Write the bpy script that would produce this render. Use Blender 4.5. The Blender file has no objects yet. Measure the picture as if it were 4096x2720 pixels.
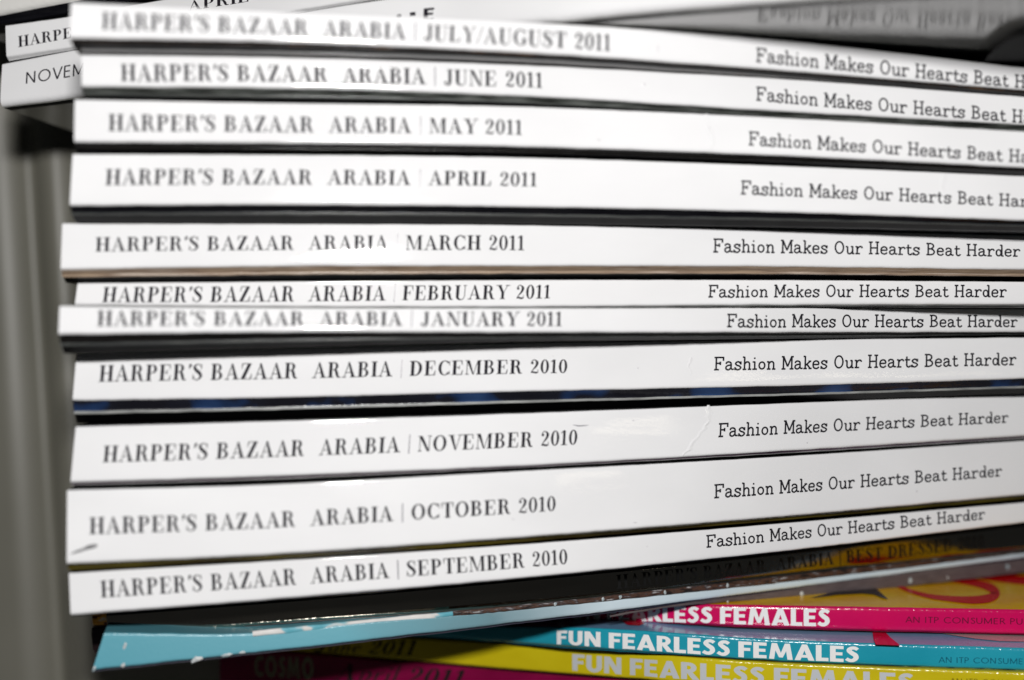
import bpy, bmesh, math, random
import numpy as np
from mathutils import Vector, noise as mnoise

scene = bpy.context.scene
random.seed(7)

# ---------------------------------------------------------------- camera
F = 50.0 / 36.0 * 4096.0            # focal length in photo pixels
CX, CY = 2048.0, 1360.0
H0 = 0.20                           # lens height above the shelf board
cam_data = bpy.data.cameras.new("camera")
cam = bpy.data.objects.new("camera", cam_data)
scene.collection.objects.link(cam)
cam.location = (0, 0, H0)
cam.rotation_euler = (math.radians(90), 0, 0)
cam_data.lens = 50
cam_data.sensor_width = 36
cam_data.clip_start = 0.01
cam_data.clip_end = 50
cam_data.dof.use_dof = True
cam_data.dof.focus_distance = 0.377
cam_data.dof.aperture_fstop = 4.4
scene.camera = cam

# ---------------------------------------------------------------- light
world = bpy.data.worlds.new("World")
scene.world = world
world.use_nodes = True
wb = world.node_tree.nodes["Background"]
wb.inputs[0].default_value = (0.9, 0.95, 1.0, 1)
wb.inputs[1].default_value = 0.02

def area_lamp(name, loc, target, sx, sy, power, color=(1, 1, 1)):
    ld = bpy.data.lights.new(name, 'AREA')
    ld.shape = 'RECTANGLE'
    ld.size = sx
    ld.size_y = sy
    ld.energy = power
    ld.color = color
    o = bpy.data.objects.new(name, ld)
    scene.collection.objects.link(o)
    o.location = loc
    d = Vector(target) - Vector(loc)
    o.rotation_euler = d.to_track_quat('-Z', 'Y').to_euler()
    return o

FLASH = area_lamp("flash_lamp", (0.008, -0.062, H0 + 0.087), (-0.030, 0.36, H0 - 0.01), 0.039, 0.025, 2.14, (1.0, 0.985, 0.97))
# dim warm lamp of the room behind the photographer
area_lamp("room_lamp", (1.27, -1.15, H0 + 0.07), (0, 0.4, H0), 0.30, 0.030, 0.10, (1.0, 0.90, 0.70))

scene.view_settings.view_transform = 'Standard'
scene.view_settings.look = 'None'
scene.view_settings.exposure = 0.0
scene.view_settings.gamma = 1.0
scene.view_settings.use_curve_mapping = False
scene.cycles.use_denoising = True
scene.cycles.max_bounces = 8

# ---------------------------------------------------------------- materials
def new_mat(name):
    m = bpy.data.materials.new(name)
    m.use_nodes = True
    nt = m.node_tree
    return m, nt, nt.nodes["Principled BSDF"]

def paper(name, colors, rough=0.3, scale=(60, 60, 400), detail=4.0, bump=0.06, bump_scale=700, spec=0.5,
          coat=0.0, positions=None, stretch=None, wave=0.0):
    """Printed, coated paper: colours mixed by stretched noise, fine bump in the varnish."""
    m, nt, b = new_mat(name)
    N, L = nt.nodes, nt.links
    tc = N.new("ShaderNodeTexCoord")
    if len(colors) == 1:
        b.inputs["Base Color"].default_value = (*colors[0], 1)
    else:
        mp = N.new("ShaderNodeMapping")
        mp.inputs["Scale"].default_value = scale
        L.new(tc.outputs["Object"], mp.inputs[0])
        nz = N.new("ShaderNodeTexNoise")
        nz.inputs["Scale"].default_value = 1.0
        nz.inputs["Detail"].default_value = detail
        L.new(mp.outputs[0], nz.inputs["Vector"])
        cr = N.new("ShaderNodeValToRGB")
        el = cr.color_ramp.elements
        if positions is None:
            positions = [0.34 + 0.32 * i / (len(colors) - 1) for i in range(len(colors))]
        while len(el) < len(colors):
            el.new(0.5)
        for e, c, p in zip(el, colors, positions):
            e.position = p
            e.color = (*c, 1)
        L.new(nz.outputs["Fac"], cr.inputs[0])
        L.new(cr.outputs[0], b.inputs["Base Color"])
    b.inputs["Roughness"].default_value = rough
    b.inputs["Specular IOR Level"].default_value = spec
    b.inputs["Coat Weight"].default_value = coat
    b.inputs["Coat Roughness"].default_value = 0.06
    if bump > 0:
        n1 = N.new("ShaderNodeTexNoise")
        n1.inputs["Scale"].default_value = bump_scale
        n1.inputs["Detail"].default_value = 3
        L.new(tc.outputs["Object"], n1.inputs["Vector"])
        bp = N.new("ShaderNodeBump")
        bp.inputs["Strength"].default_value = bump
        bp.inputs["Distance"].default_value = 0.0006
        L.new(n1.outputs["Fac"], bp.inputs["Height"])
        last = bp
        if wave > 0:
            mp2 = N.new("ShaderNodeMapping")
            mp2.inputs["Scale"].default_value = (40, 40, 130)
            L.new(tc.outputs["Object"], mp2.inputs[0])
            n2 = N.new("ShaderNodeTexNoise")
            n2.inputs["Scale"].default_value = 1.0
            n2.inputs["Detail"].default_value = 1
            L.new(mp2.outputs[0], n2.inputs["Vector"])
            b2 = N.new("ShaderNodeBump")
            b2.inputs["Strength"].default_value = wave
            b2.inputs["Distance"].default_value = 0.004
            L.new(n2.outputs["Fac"], b2.inputs["Height"])
            L.new(bp.outputs[0], b2.inputs["Normal"])
            last = b2
        L.new(last.outputs[0], b.inputs["Normal"])
    return m

M = {}
M['white'] = paper('white_coated_paper', [(0.78, 0.78, 0.79), (0.82, 0.82, 0.83)], rough=0.038, scale=(30, 30, 60), bump=0.018, bump_scale=900, wave=0.03)
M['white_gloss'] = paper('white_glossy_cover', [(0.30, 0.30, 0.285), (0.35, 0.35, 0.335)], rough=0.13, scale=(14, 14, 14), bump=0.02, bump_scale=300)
M['cream'] = paper('cream_paper', [(0.72, 0.71, 0.69), (0.78, 0.77, 0.74)], rough=0.4, scale=(30, 30, 60), bump=0.05)
M['ink'] = paper('black_ink', [(0.018, 0.016, 0.022)], rough=0.038, bump=0.018, bump_scale=900, wave=0.03)
M['ink_soft'] = paper('slogan_ink', [(0.018, 0.017, 0.022)], rough=0.045, bump=0.018, bump_scale=900, wave=0.03)
M['ink_grey'] = paper('grey_rule_ink', [(0.16, 0.15, 0.18)], rough=0.33, bump=0.05)
M['pages'] = paper('page_edges', [(0.40, 0.39, 0.36), (0.66, 0.65, 0.62)], rough=0.7, scale=(40, 40, 2600), bump=0.1)
M['strip_dark'] = paper('dark_cover', [(0.004, 0.004, 0.006), (0.009, 0.009, 0.011)], rough=0.14, scale=(90, 90, 700), bump=0.12, spec=0.14, bump_scale=1100)
M['strip_brown'] = paper('brown_printed_cover', [(0.010, 0.008, 0.007), (0.030, 0.022, 0.017), (0.012, 0.011, 0.011), (0.13, 0.075, 0.045)], rough=0.14, scale=(110, 110, 900), bump=0.14, spec=0.14, bump_scale=1100, positions=[0.3, 0.48, 0.56, 0.74])
M['strip_green'] = paper('grey_green_cover', [(0.02, 0.022, 0.02), (0.06, 0.065, 0.06), (0.16, 0.17, 0.16)], rough=0.14, scale=(120, 120, 1100), bump=0.12, spec=0.14, positions=[0.35, 0.5, 0.72])
M['strip_grey'] = paper('charcoal_cover', [(0.006, 0.0055, 0.005), (0.011, 0.010, 0.010)], rough=0.14, scale=(90, 90, 500), bump=0.12, spec=0.14, bump_scale=1100)
M['strip_wood'] = paper('tan_printed_cover', [(0.14, 0.09, 0.06), (0.36, 0.27, 0.19), (0.20, 0.14, 0.10), (0.50, 0.42, 0.35)], rough=0.28, scale=(45, 45, 1900), bump=0.12, bump_scale=1000, positions=[0.32, 0.46, 0.55, 0.68])
M['strip_blue'] = paper('black_blue_cover', [(0.010, 0.010, 0.014), (0.012, 0.013, 0.02), (0.013, 0.03, 0.085), (0.035, 0.08, 0.20)], rough=0.2, scale=(48, 48, 60), bump=0.14, bump_scale=1000, positions=[0.42, 0.53, 0.58, 0.76], detail=3)
M['strip_violet'] = paper('plum_cover', [(0.05, 0.02, 0.045), (0.12, 0.07, 0.11)], rough=0.14, scale=(60, 60, 700), bump=0.1, spec=0.14)
M['strip_olive'] = paper('olive_cover', [(0.022, 0.016, 0.006), (0.05, 0.038, 0.008), (0.10, 0.08, 0.01)], rough=0.14, scale=(40, 40, 700), bump=0.16, spec=0.14, bump_scale=1200, positions=[0.35, 0.5, 0.72])
M['edge_light'] = paper('cut_cover_edge', [(0.16, 0.165, 0.16), (0.34, 0.35, 0.34)], rough=0.35, scale=(130, 130, 300), bump=0.1)
M['edge_dull'] = paper('dull_cover_edge', [(0.028, 0.031, 0.031), (0.06, 0.064, 0.06)], rough=0.3, scale=(130, 130, 300), bump=0.1)
M['recess'] = paper('shaded_hinge_recess', [(0.004, 0.004, 0.005)], rough=0.6, bump=0.0, spec=0.1)  # near-black band: the deep shadow of the gap is put into the colour
M['black_mirror'] = paper('dark_mirror_foil_spine', [(0.40, 0.36, 0.30), (0.46, 0.42, 0.35)], rough=0.10, scale=(40, 40, 200), bump=0.02, bump_scale=500, wave=0.03)
M['black_mirror'].node_tree.nodes['Principled BSDF'].inputs['Metallic'].default_value = 1.0
M['black_emboss'] = paper('matt_black_lettering', [(0.004, 0.004, 0.004)], rough=0.55, bump=0.0, spec=0.2)
M['teal'] = paper('pale_teal_cover', [(0.11, 0.35, 0.43), (0.15, 0.40, 0.48), (0.15, 0.26, 0.30), (0.56, 0.66, 0.72)], rough=0.24, scale=(50, 50, 120), bump=0.08, bump_scale=900)  # slate stop is painted shade and dark reflection, not ink
def along_spine(m, x0, x1, k):
    """let the colour, painted shade included, change along the spine: the noise is replaced by the distance from the left end, slightly broken up"""
    nt = m.node_tree; N, L = nt.nodes, nt.links
    cr = next(n for n in N if n.type == 'VALTORGB'); nz = next(n for n in N if n.type == 'TEX_NOISE' and n.outputs[0].is_linked and n.outputs[0].links[0].to_node == cr)
    g = N.new("ShaderNodeNewGeometry"); sx = N.new("ShaderNodeSeparateXYZ"); L.new(g.outputs["Position"], sx.inputs[0])
    mr = N.new("ShaderNodeMapRange"); mr.inputs[1].default_value = x0; mr.inputs[2].default_value = x1; L.new(sx.outputs[0], mr.inputs[0])
    ma = N.new("ShaderNodeMath"); ma.operation = 'MULTIPLY_ADD'; ma.inputs[1].default_value = k; L.new(nz.outputs[0], ma.inputs[0]); L.new(mr.outputs[0], ma.inputs[2])
    sb = N.new("ShaderNodeMath"); sb.operation = 'SUBTRACT'; sb.inputs[1].default_value = k / 2; L.new(ma.outputs[0], sb.inputs[0]); L.new(sb.outputs[0], cr.inputs[0])
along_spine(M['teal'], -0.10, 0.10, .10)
for e_, p_ in zip(M['teal'].node_tree.nodes["Color Ramp"].color_ramp.elements, (0.0, 0.28, 0.47, 0.64)): e_.position = p_  # teal, then the painted dark stretch, then the pale right end
M['teal_fun'] = paper('teal_spine', [(0.012, 0.27, 0.37), (0.018, 0.31, 0.41)], rough=0.16, scale=(50, 50, 120), bump=0.07, bump_scale=900)
M['pink'] = paper('magenta_spine', [(0.52, 0.003, 0.085), (0.58, 0.004, 0.098)], rough=0.16, scale=(50, 50, 120), bump=0.07, bump_scale=900)
M['yellow_fun'] = paper('yellow_spine', [(0.52, 0.42, 0.006), (0.58, 0.48, 0.01)], rough=0.16, scale=(50, 50, 120), bump=0.07, bump_scale=900)
M['magenta'] = paper('dark_magenta_spine', [(0.16, 0.002, 0.035), (0.22, 0.004, 0.05)], rough=0.2, scale=(50, 50, 120), bump=0.07)
M['gold_cover'] = paper('golden_yellow_cover', [(0.88, 0.43, 0.002), (0.93, 0.52, 0.003), (0.93, 0.60, 0.012)], rough=0.2, spec=0.12, scale=(60, 60, 60), bump=0.04, bump_scale=250)
M['lavender'] = paper('lavender_cover', [(0.16, 0.36, 0.60), (0.28, 0.44, 0.66)], spec=0.25, rough=0.16, scale=(30, 90, 60), bump=0.04, bump_scale=250)
M['skin_print'] = paper('pale_pink_print', [(0.55, 0.36, 0.38), (0.62, 0.45, 0.46)], rough=0.14, scale=(30, 30, 30), bump=0.03)
M['red_print'] = paper('red_print', [(0.66, 0.003, 0.004)], spec=0.06, rough=0.25, bump=0.04, bump_scale=250)
M['hotred_print'] = paper('bright_red_print', [(0.60, 0.008, 0.03)], rough=0.14, bump=0.04, bump_scale=250)
M['black_print'] = paper('black_print', [(0.006, 0.005, 0.005)], spec=0.2, rough=0.2, bump=0.04, bump_scale=250)
M['white_letter'] = paper('white_lettering', [(0.80, 0.80, 0.80)], rough=0.18, bump=0.07, bump_scale=900)
M['grey_letter'] = paper('pale_grey_lettering', [(0.50, 0.52, 0.54)], rough=0.18, bump=0.07, bump_scale=900)
M['khaki_letter'] = paper('khaki_lettering', [(0.20, 0.21, 0.13)], rough=0.25, bump=0.07)
M['dark_letter'] = paper('maroon_lettering', [(0.14, 0.004, 0.03)], rough=0.2, bump=0.07)
M['dark_teal_letter'] = paper('dark_teal_lettering', [(0.004, 0.10, 0.15)], rough=0.2, bump=0.07)
M['olive_letter'] = paper('olive_lettering', [(0.16, 0.13, 0.004)], rough=0.2, bump=0.07)
M['foil'] = paper('pale_blue_cover_edge', [(0.52, 0.62, 0.68), (0.66, 0.74, 0.79)], rough=0.26, scale=(50, 50, 900), bump=0.15, bump_scale=900)
M['mauve'] = paper('grey_mauve_back_cover', [(0.085, 0.066, 0.068), (0.12, 0.095, 0.096)], rough=0.3, scale=(200, 200, 1500), bump=0.15, bump_scale=1500)
M['loose'] = paper('worn_brown_edge', [(0.016, 0.012, 0.012), (0.09, 0.045, 0.03), (0.03, 0.022, 0.025), (0.42, 0.40, 0.40)], rough=0.3, scale=(330, 330, 1400), bump=0.3, bump_scale=1500, positions=[0.36, 0.5, 0.58, 0.72])
M['teal_dash'] = paper('teal_and_white_edge', [(0.10, 0.36, 0.44), (0.16, 0.42, 0.50), (0.62, 0.60, 0.58), (0.72, 0.70, 0.68)], rough=0.3, scale=(130, 130, 300), bump=0.15, positions=[0.40, 0.47, 0.52, 0.66], detail=2)
M['orange_print'] = paper('orange_printed_cover', [(0.10, 0.02, 0.006), (0.80, 0.32, 0.02), (0.90, 0.48, 0.05), (0.85, 0.75, 0.60)], rough=0.3, scale=(420, 420, 700), bump=0.1, positions=[0.38, 0.46, 0.56, 0.68])
M['plum_print'] = paper('plum_printed_cover', [(0.02, 0.010, 0.012), (0.035, 0.015, 0.02)], rough=0.3, scale=(90, 90, 90), bump=0.05)
M['panel'] = paper('grey_painted_metal', [(0.140, 0.136, 0.110), (0.165, 0.160, 0.132)], rough=0.45, scale=(12, 12, 12), bump=0.03, bump_scale=600)
M['navy'] = paper('dark_blue_steel', [(0.014, 0.014, 0.030), (0.022, 0.022, 0.04)], rough=0.5, scale=(12, 12, 12), bump=0.02)
M['board'] = paper('grey_shelf_board', [(0.12, 0.12, 0.11), (0.15, 0.15, 0.14)], rough=0.5, scale=(20, 20, 20), bump=0.03)

# ---------------------------------------------------------------- geometry helpers
ST = np.array([0.0, 1024.0, 2048.0, 3072.0, 4096.0])

def smooth_interp(xs, ys):
    """Piecewise cubic (finite-difference tangents), linear beyond the ends."""
    xs = np.asarray(xs, float); ys = np.asarray(ys, float)
    n = len(xs)
    d = np.diff(ys) / np.diff(xs)
    m = np.zeros(n)
    m[0], m[-1] = d[0], d[-1]
    for i in range(1, n - 1):
        m[i] = (d[i - 1] * (xs[i + 1] - xs[i]) + d[i] * (xs[i] - xs[i - 1])) / (xs[i + 1] - xs[i - 1])
    def f(x):
        x = float(x)
        if x <= xs[0]: return ys[0] + m[0] * (x - xs[0])
        if x >= xs[-1]: return ys[-1] + m[-1] * (x - xs[-1])
        i = int(np.searchsorted(xs, x) - 1)
        h = xs[i + 1] - xs[i]; t = (x - xs[i]) / h
        return ((2*t**3 - 3*t**2 + 1) * ys[i] + (t**3 - 2*t**2 + t) * h * m[i]
                + (-2*t**3 + 3*t**2) * ys[i + 1] + (t**3 - t**2) * h * m[i + 1])
    return f

def link(name, verts, faces, mats, midx=None, parent=None, smooth=True):
    me = bpy.data.meshes.new(name)
    me.from_pydata([tuple(v) for v in verts], [], faces)
    for mm in mats: me.materials.append(mm)
    if midx is not None:
        me.polygons.foreach_set("material_index", midx)
    me.polygons.foreach_set("use_smooth", [smooth] * len(faces))
    me.update()
    o = bpy.data.objects.new(name, me)
    scene.collection.objects.link(o)
    if parent is not None:
        o.parent = parent
        o.matrix_parent_inverse = parent.matrix_world.inverted()
    return o

def tag(o, label=None, cat=None, group=None, kind=None):
    if label: o['label'] = label
    if cat: o['category'] = cat
    if group: o['group'] = group
    if kind: o['kind'] = kind

class Body:
    """One magazine: a bent, tapered slab whose spine runs between two measured edges."""
    def __init__(self, top, bot, depth, xr=4420, n=150, bulge=0.00006, rt=0.0004, rb=0.0008, seed=0, rough_edge=0.00006, lean=0.06):
        # top / bot: lists of (x, y) along the upper and lower spine edge; depth: list of (x, metres)
        self.ft = smooth_interp(*zip(*top)); self.fb = smooth_interp(*zip(*bot)); self.fd = smooth_interp(*zip(*depth))
        self.xlt, self.xlb, self.xr = top[0][0], bot[0][0], xr
        self.n, self.bulge, self.rt, self.rb, self.seed = n, bulge, rt, rb, seed
        self.lean = lean
        S = np.linspace(0, 1, n)
        self.S = S
        self.T = [self._edge(s, True) for s in S]
        self.B = [self._edge(s, False) for s in S]
        for i, s in enumerate(S):
            k = mnoise.noise(Vector((s * 46, seed * 3.7, 0))) + 0.6 * mnoise.noise(Vector((s * 150, seed * 1.7, 5)))
            k2 = mnoise.noise(Vector((s * 40, seed * 2.3, 9))) + 0.6 * mnoise.noise(Vector((s * 140, seed * 5.1, 3)))
            self.T[i].z += k * rough_edge
            self.B[i].z += k2 * rough_edge * 1.6
        mid = [(a + b) / 2 for a, b in zip(self.T, self.B)]
        self.NRM = []
        for i in range(n):
            t = mid[min(i + 1, n - 1)] - mid[max(i - 1, 0)]
            v = Vector((t.y, -t.x, 0)); v.normalize()
            self.NRM.append(v)
        L = [0.0]
        for i in range(1, n): L.append(L[-1] + (mid[i] - mid[i - 1]).length)
        self.L = np.array(L)

    def _edge(self, s, top):
        x = (self.xlt if top else self.xlb) * (1 - s) + self.xr * s
        y = self.ft(x) if top else self.fb(x)
        d = self.fd(x)
        hh = (self.fb(x) - self.ft(x)) / F * d
        ln_ = self.lean(s) if callable(self.lean) else self.lean
        d += ln_ * hh * (0.5 if top else -0.5)      # the spine leans back a little
        return Vector(((x - CX) / F * d, d, (CY - y) / F * d + H0))

    def s_of_px(self, x):
        xl = (self.xlt + self.xlb) / 2
        return (x - xl) / (self.xr - xl)
    def u_of_px(self, x):
        return float(np.interp(self.s_of_px(x), self.S, self.L))
    def frac_of_px(self, x, y):
        return (y - self.ft(x)) / (self.fb(x) - self.ft(x))
    def at(self, u, fr, off=0.0):
        s = float(np.interp(u, self.L, self.S))
        if u > self.L[-1]: s = 1.0
        p = s * (self.n - 1); i = min(int(p), self.n - 2); t = p - i
        T = self.T[i].lerp(self.T[i + 1], t); B = self.B[i].lerp(self.B[i + 1], t)
        N = self.NRM[i].lerp(self.NRM[i + 1], t)
        P = T.lerp(B, fr)
        return P + N * (self.bulge * max(0.0, 1 - (2 * fr - 1) ** 2) + off)
    def z_top(self, s):
        p = min(max(s, 0), 1) * (self.n - 1); i = min(int(p), self.n - 2)
        return self.T[i].lerp(self.T[i + 1], p - i).z

    # cross-section rows -> sheet
    def sheet(self, name, rows_fn, mats, slots, parent, cap=False):
        verts, faces, midx = [], [], []
        k = None
        for i in range(self.n):
            r = rows_fn(i)
            k = len(r)
            verts += r
        for i in range(self.n - 1):
            for j in range(k - 1):
                a = i * k + j
                faces.append((a, a + k, a + k + 1, a + 1))
                midx.append(slots(j))
        return link(name, verts, faces, mats, midx, parent)

    def spine_rows(self, i):
        T, B, N = self.T[i], self.B[i], self.NRM[i]
        h = (T - B).length
        ax = (B - T) / h
        rt, rb = min(self.rt, h * .3), min(self.rb, h * .3)
        out = []
        for q in range(5):
            a = math.pi / 2 * q / 4
            out.append(T + N * (-rt * (1 - math.sin(a))) + ax * (rt * (1 - math.cos(a))))
        for q in (.03, .12, .25, .4, .5, .6, .75, .88, .97):
            f = (rt + (h - rt - rb) * q) / h
            e = self.bulge * max(0.0, 1 - (2 * f - 1) ** 2)
            out.append(T + ax * (h * f) + N * e)
        for q in range(6):
            a = math.pi / 2 * q / 5 * 0.8
            out.append(B - ax * rb + ax * (rb * math.sin(a)) + N * (-rb * (1 - math.cos(a))))
        return out

M['cover_dark'] = paper('matt_dark_cover', [(0.012, 0.012, 0.013)], rough=0.7, bump=0.0, spec=0.1)
EDGE = {}
def worn(m):
    """the same print where it is folded over an edge: the varnish is cracked there"""
    if m.name not in EDGE:
        c = m.copy(); c.name = m.name + "_fold"
        for n in c.node_tree.nodes:
            if n.type == 'BUMP' and n.inputs["Distance"].default_value < .001:
                n.inputs["Strength"].default_value = 0.14 if m is M['white'] else 0.30
        b = c.node_tree.nodes["Principled BSDF"]
        b.inputs["Roughness"].default_value = max(0.10, b.inputs["Roughness"].default_value)
        EDGE[m.name] = c
    return EDGE[m.name]

FRONT = "magazines stacked with printed spines facing out"

def magazine(label, body, spine_mat, strip_mat=None, edge_mat=None, below=None, reach=0.19, group=None,
             front=None, strip_in=0.0022, end_frac=0.52, gap=None, front_label=None, page=True, spine_slots=None, ridge=0.00035):
    """Empty at the base with spine, back cover, page block and (where seen) the front cover as parts."""
    root = bpy.data.objects.new("magazine", None)
    scene.collection.objects.link(root)
    root.empty_display_size = 0.01
    c = (body.T[0] + body.B[-1]) / 2
    root.location = (c.x, c.y + 0.02, min(body.B[0].z, body.B[-1].z))
    bpy.context.view_layer.update()
    tag(root, label, "magazine", group)
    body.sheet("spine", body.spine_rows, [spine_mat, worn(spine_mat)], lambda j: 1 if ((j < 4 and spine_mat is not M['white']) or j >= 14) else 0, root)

    def rch(i): return reach(body.S[i]) if callable(reach) else reach
    def zfloor(i):
        B = body.B[i]
        if gap is not None: return B.z - gap
        if below is None: return B.z - 0.0012
        x = CX + B.x / B.y * F
        zt = below.z_top(below.s_of_px(x))
        return min(zt + 0.0002, B.z - 0.0004)

    # back cover: rolls under from the spine, crosses the hinge crease, then runs back flat
    def back_rows(i):
        N = body.NRM[i]
        base = body.spine_rows(i)[-1]
        zf = zfloor(i); g = base.z - zf
        def pt(back, dz):
            return Vector((base.x, base.y, base.z)) - N * back - Vector((0, 0, dz))
        si = min(strip_in, max(0.0006, g * 1.1))
        e = end_frac
        w = 0.00010 * mnoise.noise(Vector((body.S[i] * 55, body.seed, 2)))
        return [base + N * 0.00002, pt(si * .22, g * e * .30 + w), pt(si * .50, g * e * .66 + w), pt(si * .72, g * e * .88 + w),
                pt(si * .66 - ridge * .6, g * e * .97 + w), pt(si * .66 - ridge, g * (e + .04) + w), pt(si * 1.3, g * (e + .08) + w),
                pt(si * 2.6, g * .97), pt(si * 2.6 + 0.003, g), pt(rch(i), g)]
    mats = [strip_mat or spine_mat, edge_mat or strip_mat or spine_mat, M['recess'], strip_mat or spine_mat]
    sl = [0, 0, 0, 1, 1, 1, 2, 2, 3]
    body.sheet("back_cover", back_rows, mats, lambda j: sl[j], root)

    def front_rows(i):
        T, N = body.T[i], body.NRM[i]
        t = T - N * min(body.rt, 0.0006)
        return [t - N * (rch(i) * q) for q in (0, .02, .06, .12, .2, .3, .45, .7, 1)]
    fm = front or spine_mat
    fc = body.sheet("front_cover", front_rows, [fm], lambda j: 0, root)
    if front_label: fc['label'] = front_label
    if page:
        verts, faces = [], []
        k = 4; idx = list(range(0, body.n, 10))
        if idx[-1] != body.n - 1: idx.append(body.n - 1)
        ins = 0.0012
        for q, i in enumerate(idx):
            T, N = body.T[i], body.NRM[i]
            tdir = Vector((-N.y, N.x, 0)) * (ins if q == 0 else (-ins if q == len(idx) - 1 else 0))
            zb = zfloor(i) + 0.0003
            a = T - N * 0.0095 + tdir; b = T - N * (rch(i) - 0.002) + tdir
            verts += [Vector((a.x, a.y, T.z - .0003)), Vector((b.x, b.y, T.z - .0003)), Vector((b.x, b.y, zb)), Vector((a.x, a.y, zb))]
        m_ = len(idx)
        for q in range(m_ - 1):
            for j in range(4):
                a = q * 4 + j; b = q * 4 + (j + 1) % 4
                faces.append((a, b, b + 4, a + 4))
        faces.append((0, 1, 2, 3)); e = (m_ - 1) * 4
        faces.append((e + 3, e + 2, e + 1, e))
        link("page_block", verts, faces, [M['pages']], None, root, smooth=False)
    return root

# ---------------------------------------------------------------- lettering
class Glyphs:
    """Strips of quads: every glyph is a list of (left points, right points)."""
    @staticmethod
    def R(x0, y0, x1, y1): return ([(x0, y0), (x1, y0)], [(x0, y1), (x1, y1)])
    @staticmethod
    def Q(a, b, c, d): return ([a, b], [d, c])
    @staticmethod
    def E(cx, cy, rx, ry, tx, ty, a0=0, a1=360, n=28):
        A, B = [], []
        for i in range(n + 1):
            a = math.radians(a0 + (a1 - a0) * i / n)
            A.append((cx + rx * math.cos(a), cy + ry * math.sin(a)))
            B.append((cx + (rx - tx) * math.cos(a), cy + (ry - ty) * math.sin(a)))
        return (A, B)
    @staticmethod
    def S(pts, w, n=7, smooth=True):
        if not isinstance(w, (list, tuple)): w = [w] * len(pts)
        P, W = [], []
        if smooth and len(pts) > 2:
            for i in range(len(pts) - 1):
                p0 = pts[max(i - 1, 0)]; p1 = pts[i]; p2 = pts[i + 1]; p3 = pts[min(i + 2, len(pts) - 1)]
                for q in range(n):
                    t = q / n
                    P.append(tuple(0.5 * (2 * b + (c - a) * t + (2 * a - 5 * b + 4 * c - d) * t * t + (-a + 3 * b - 3 * c + d) * t ** 3)
                                   for a, b, c, d in zip(p0, p1, p2, p3)))
                    W.append(w[i] * (1 - t) + w[i + 1] * t)
            P.append(pts[-1]); W.append(w[-1])
        else:
            P, W = list(pts), list(w)
        A, B = [], []
        for i, p in enumerate(P):
            a = P[max(i - 1, 0)]; b = P[min(i + 1, len(P) - 1)]
            dx, dy = b[0] - a[0], b[1] - a[1]; l = math.hypot(dx, dy) or 1
            nx, ny = -dy / l * W[i] / 2, dx / l * W[i] / 2
            A.append((p[0] + nx, p[1] + ny)); B.append((p[0] - nx, p[1] - ny))
        return (A, B)
    @staticmethod
    def D(cx, cy, r): return Glyphs.E(cx, cy, r, r, r, r, 0, 360, 10)

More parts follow.
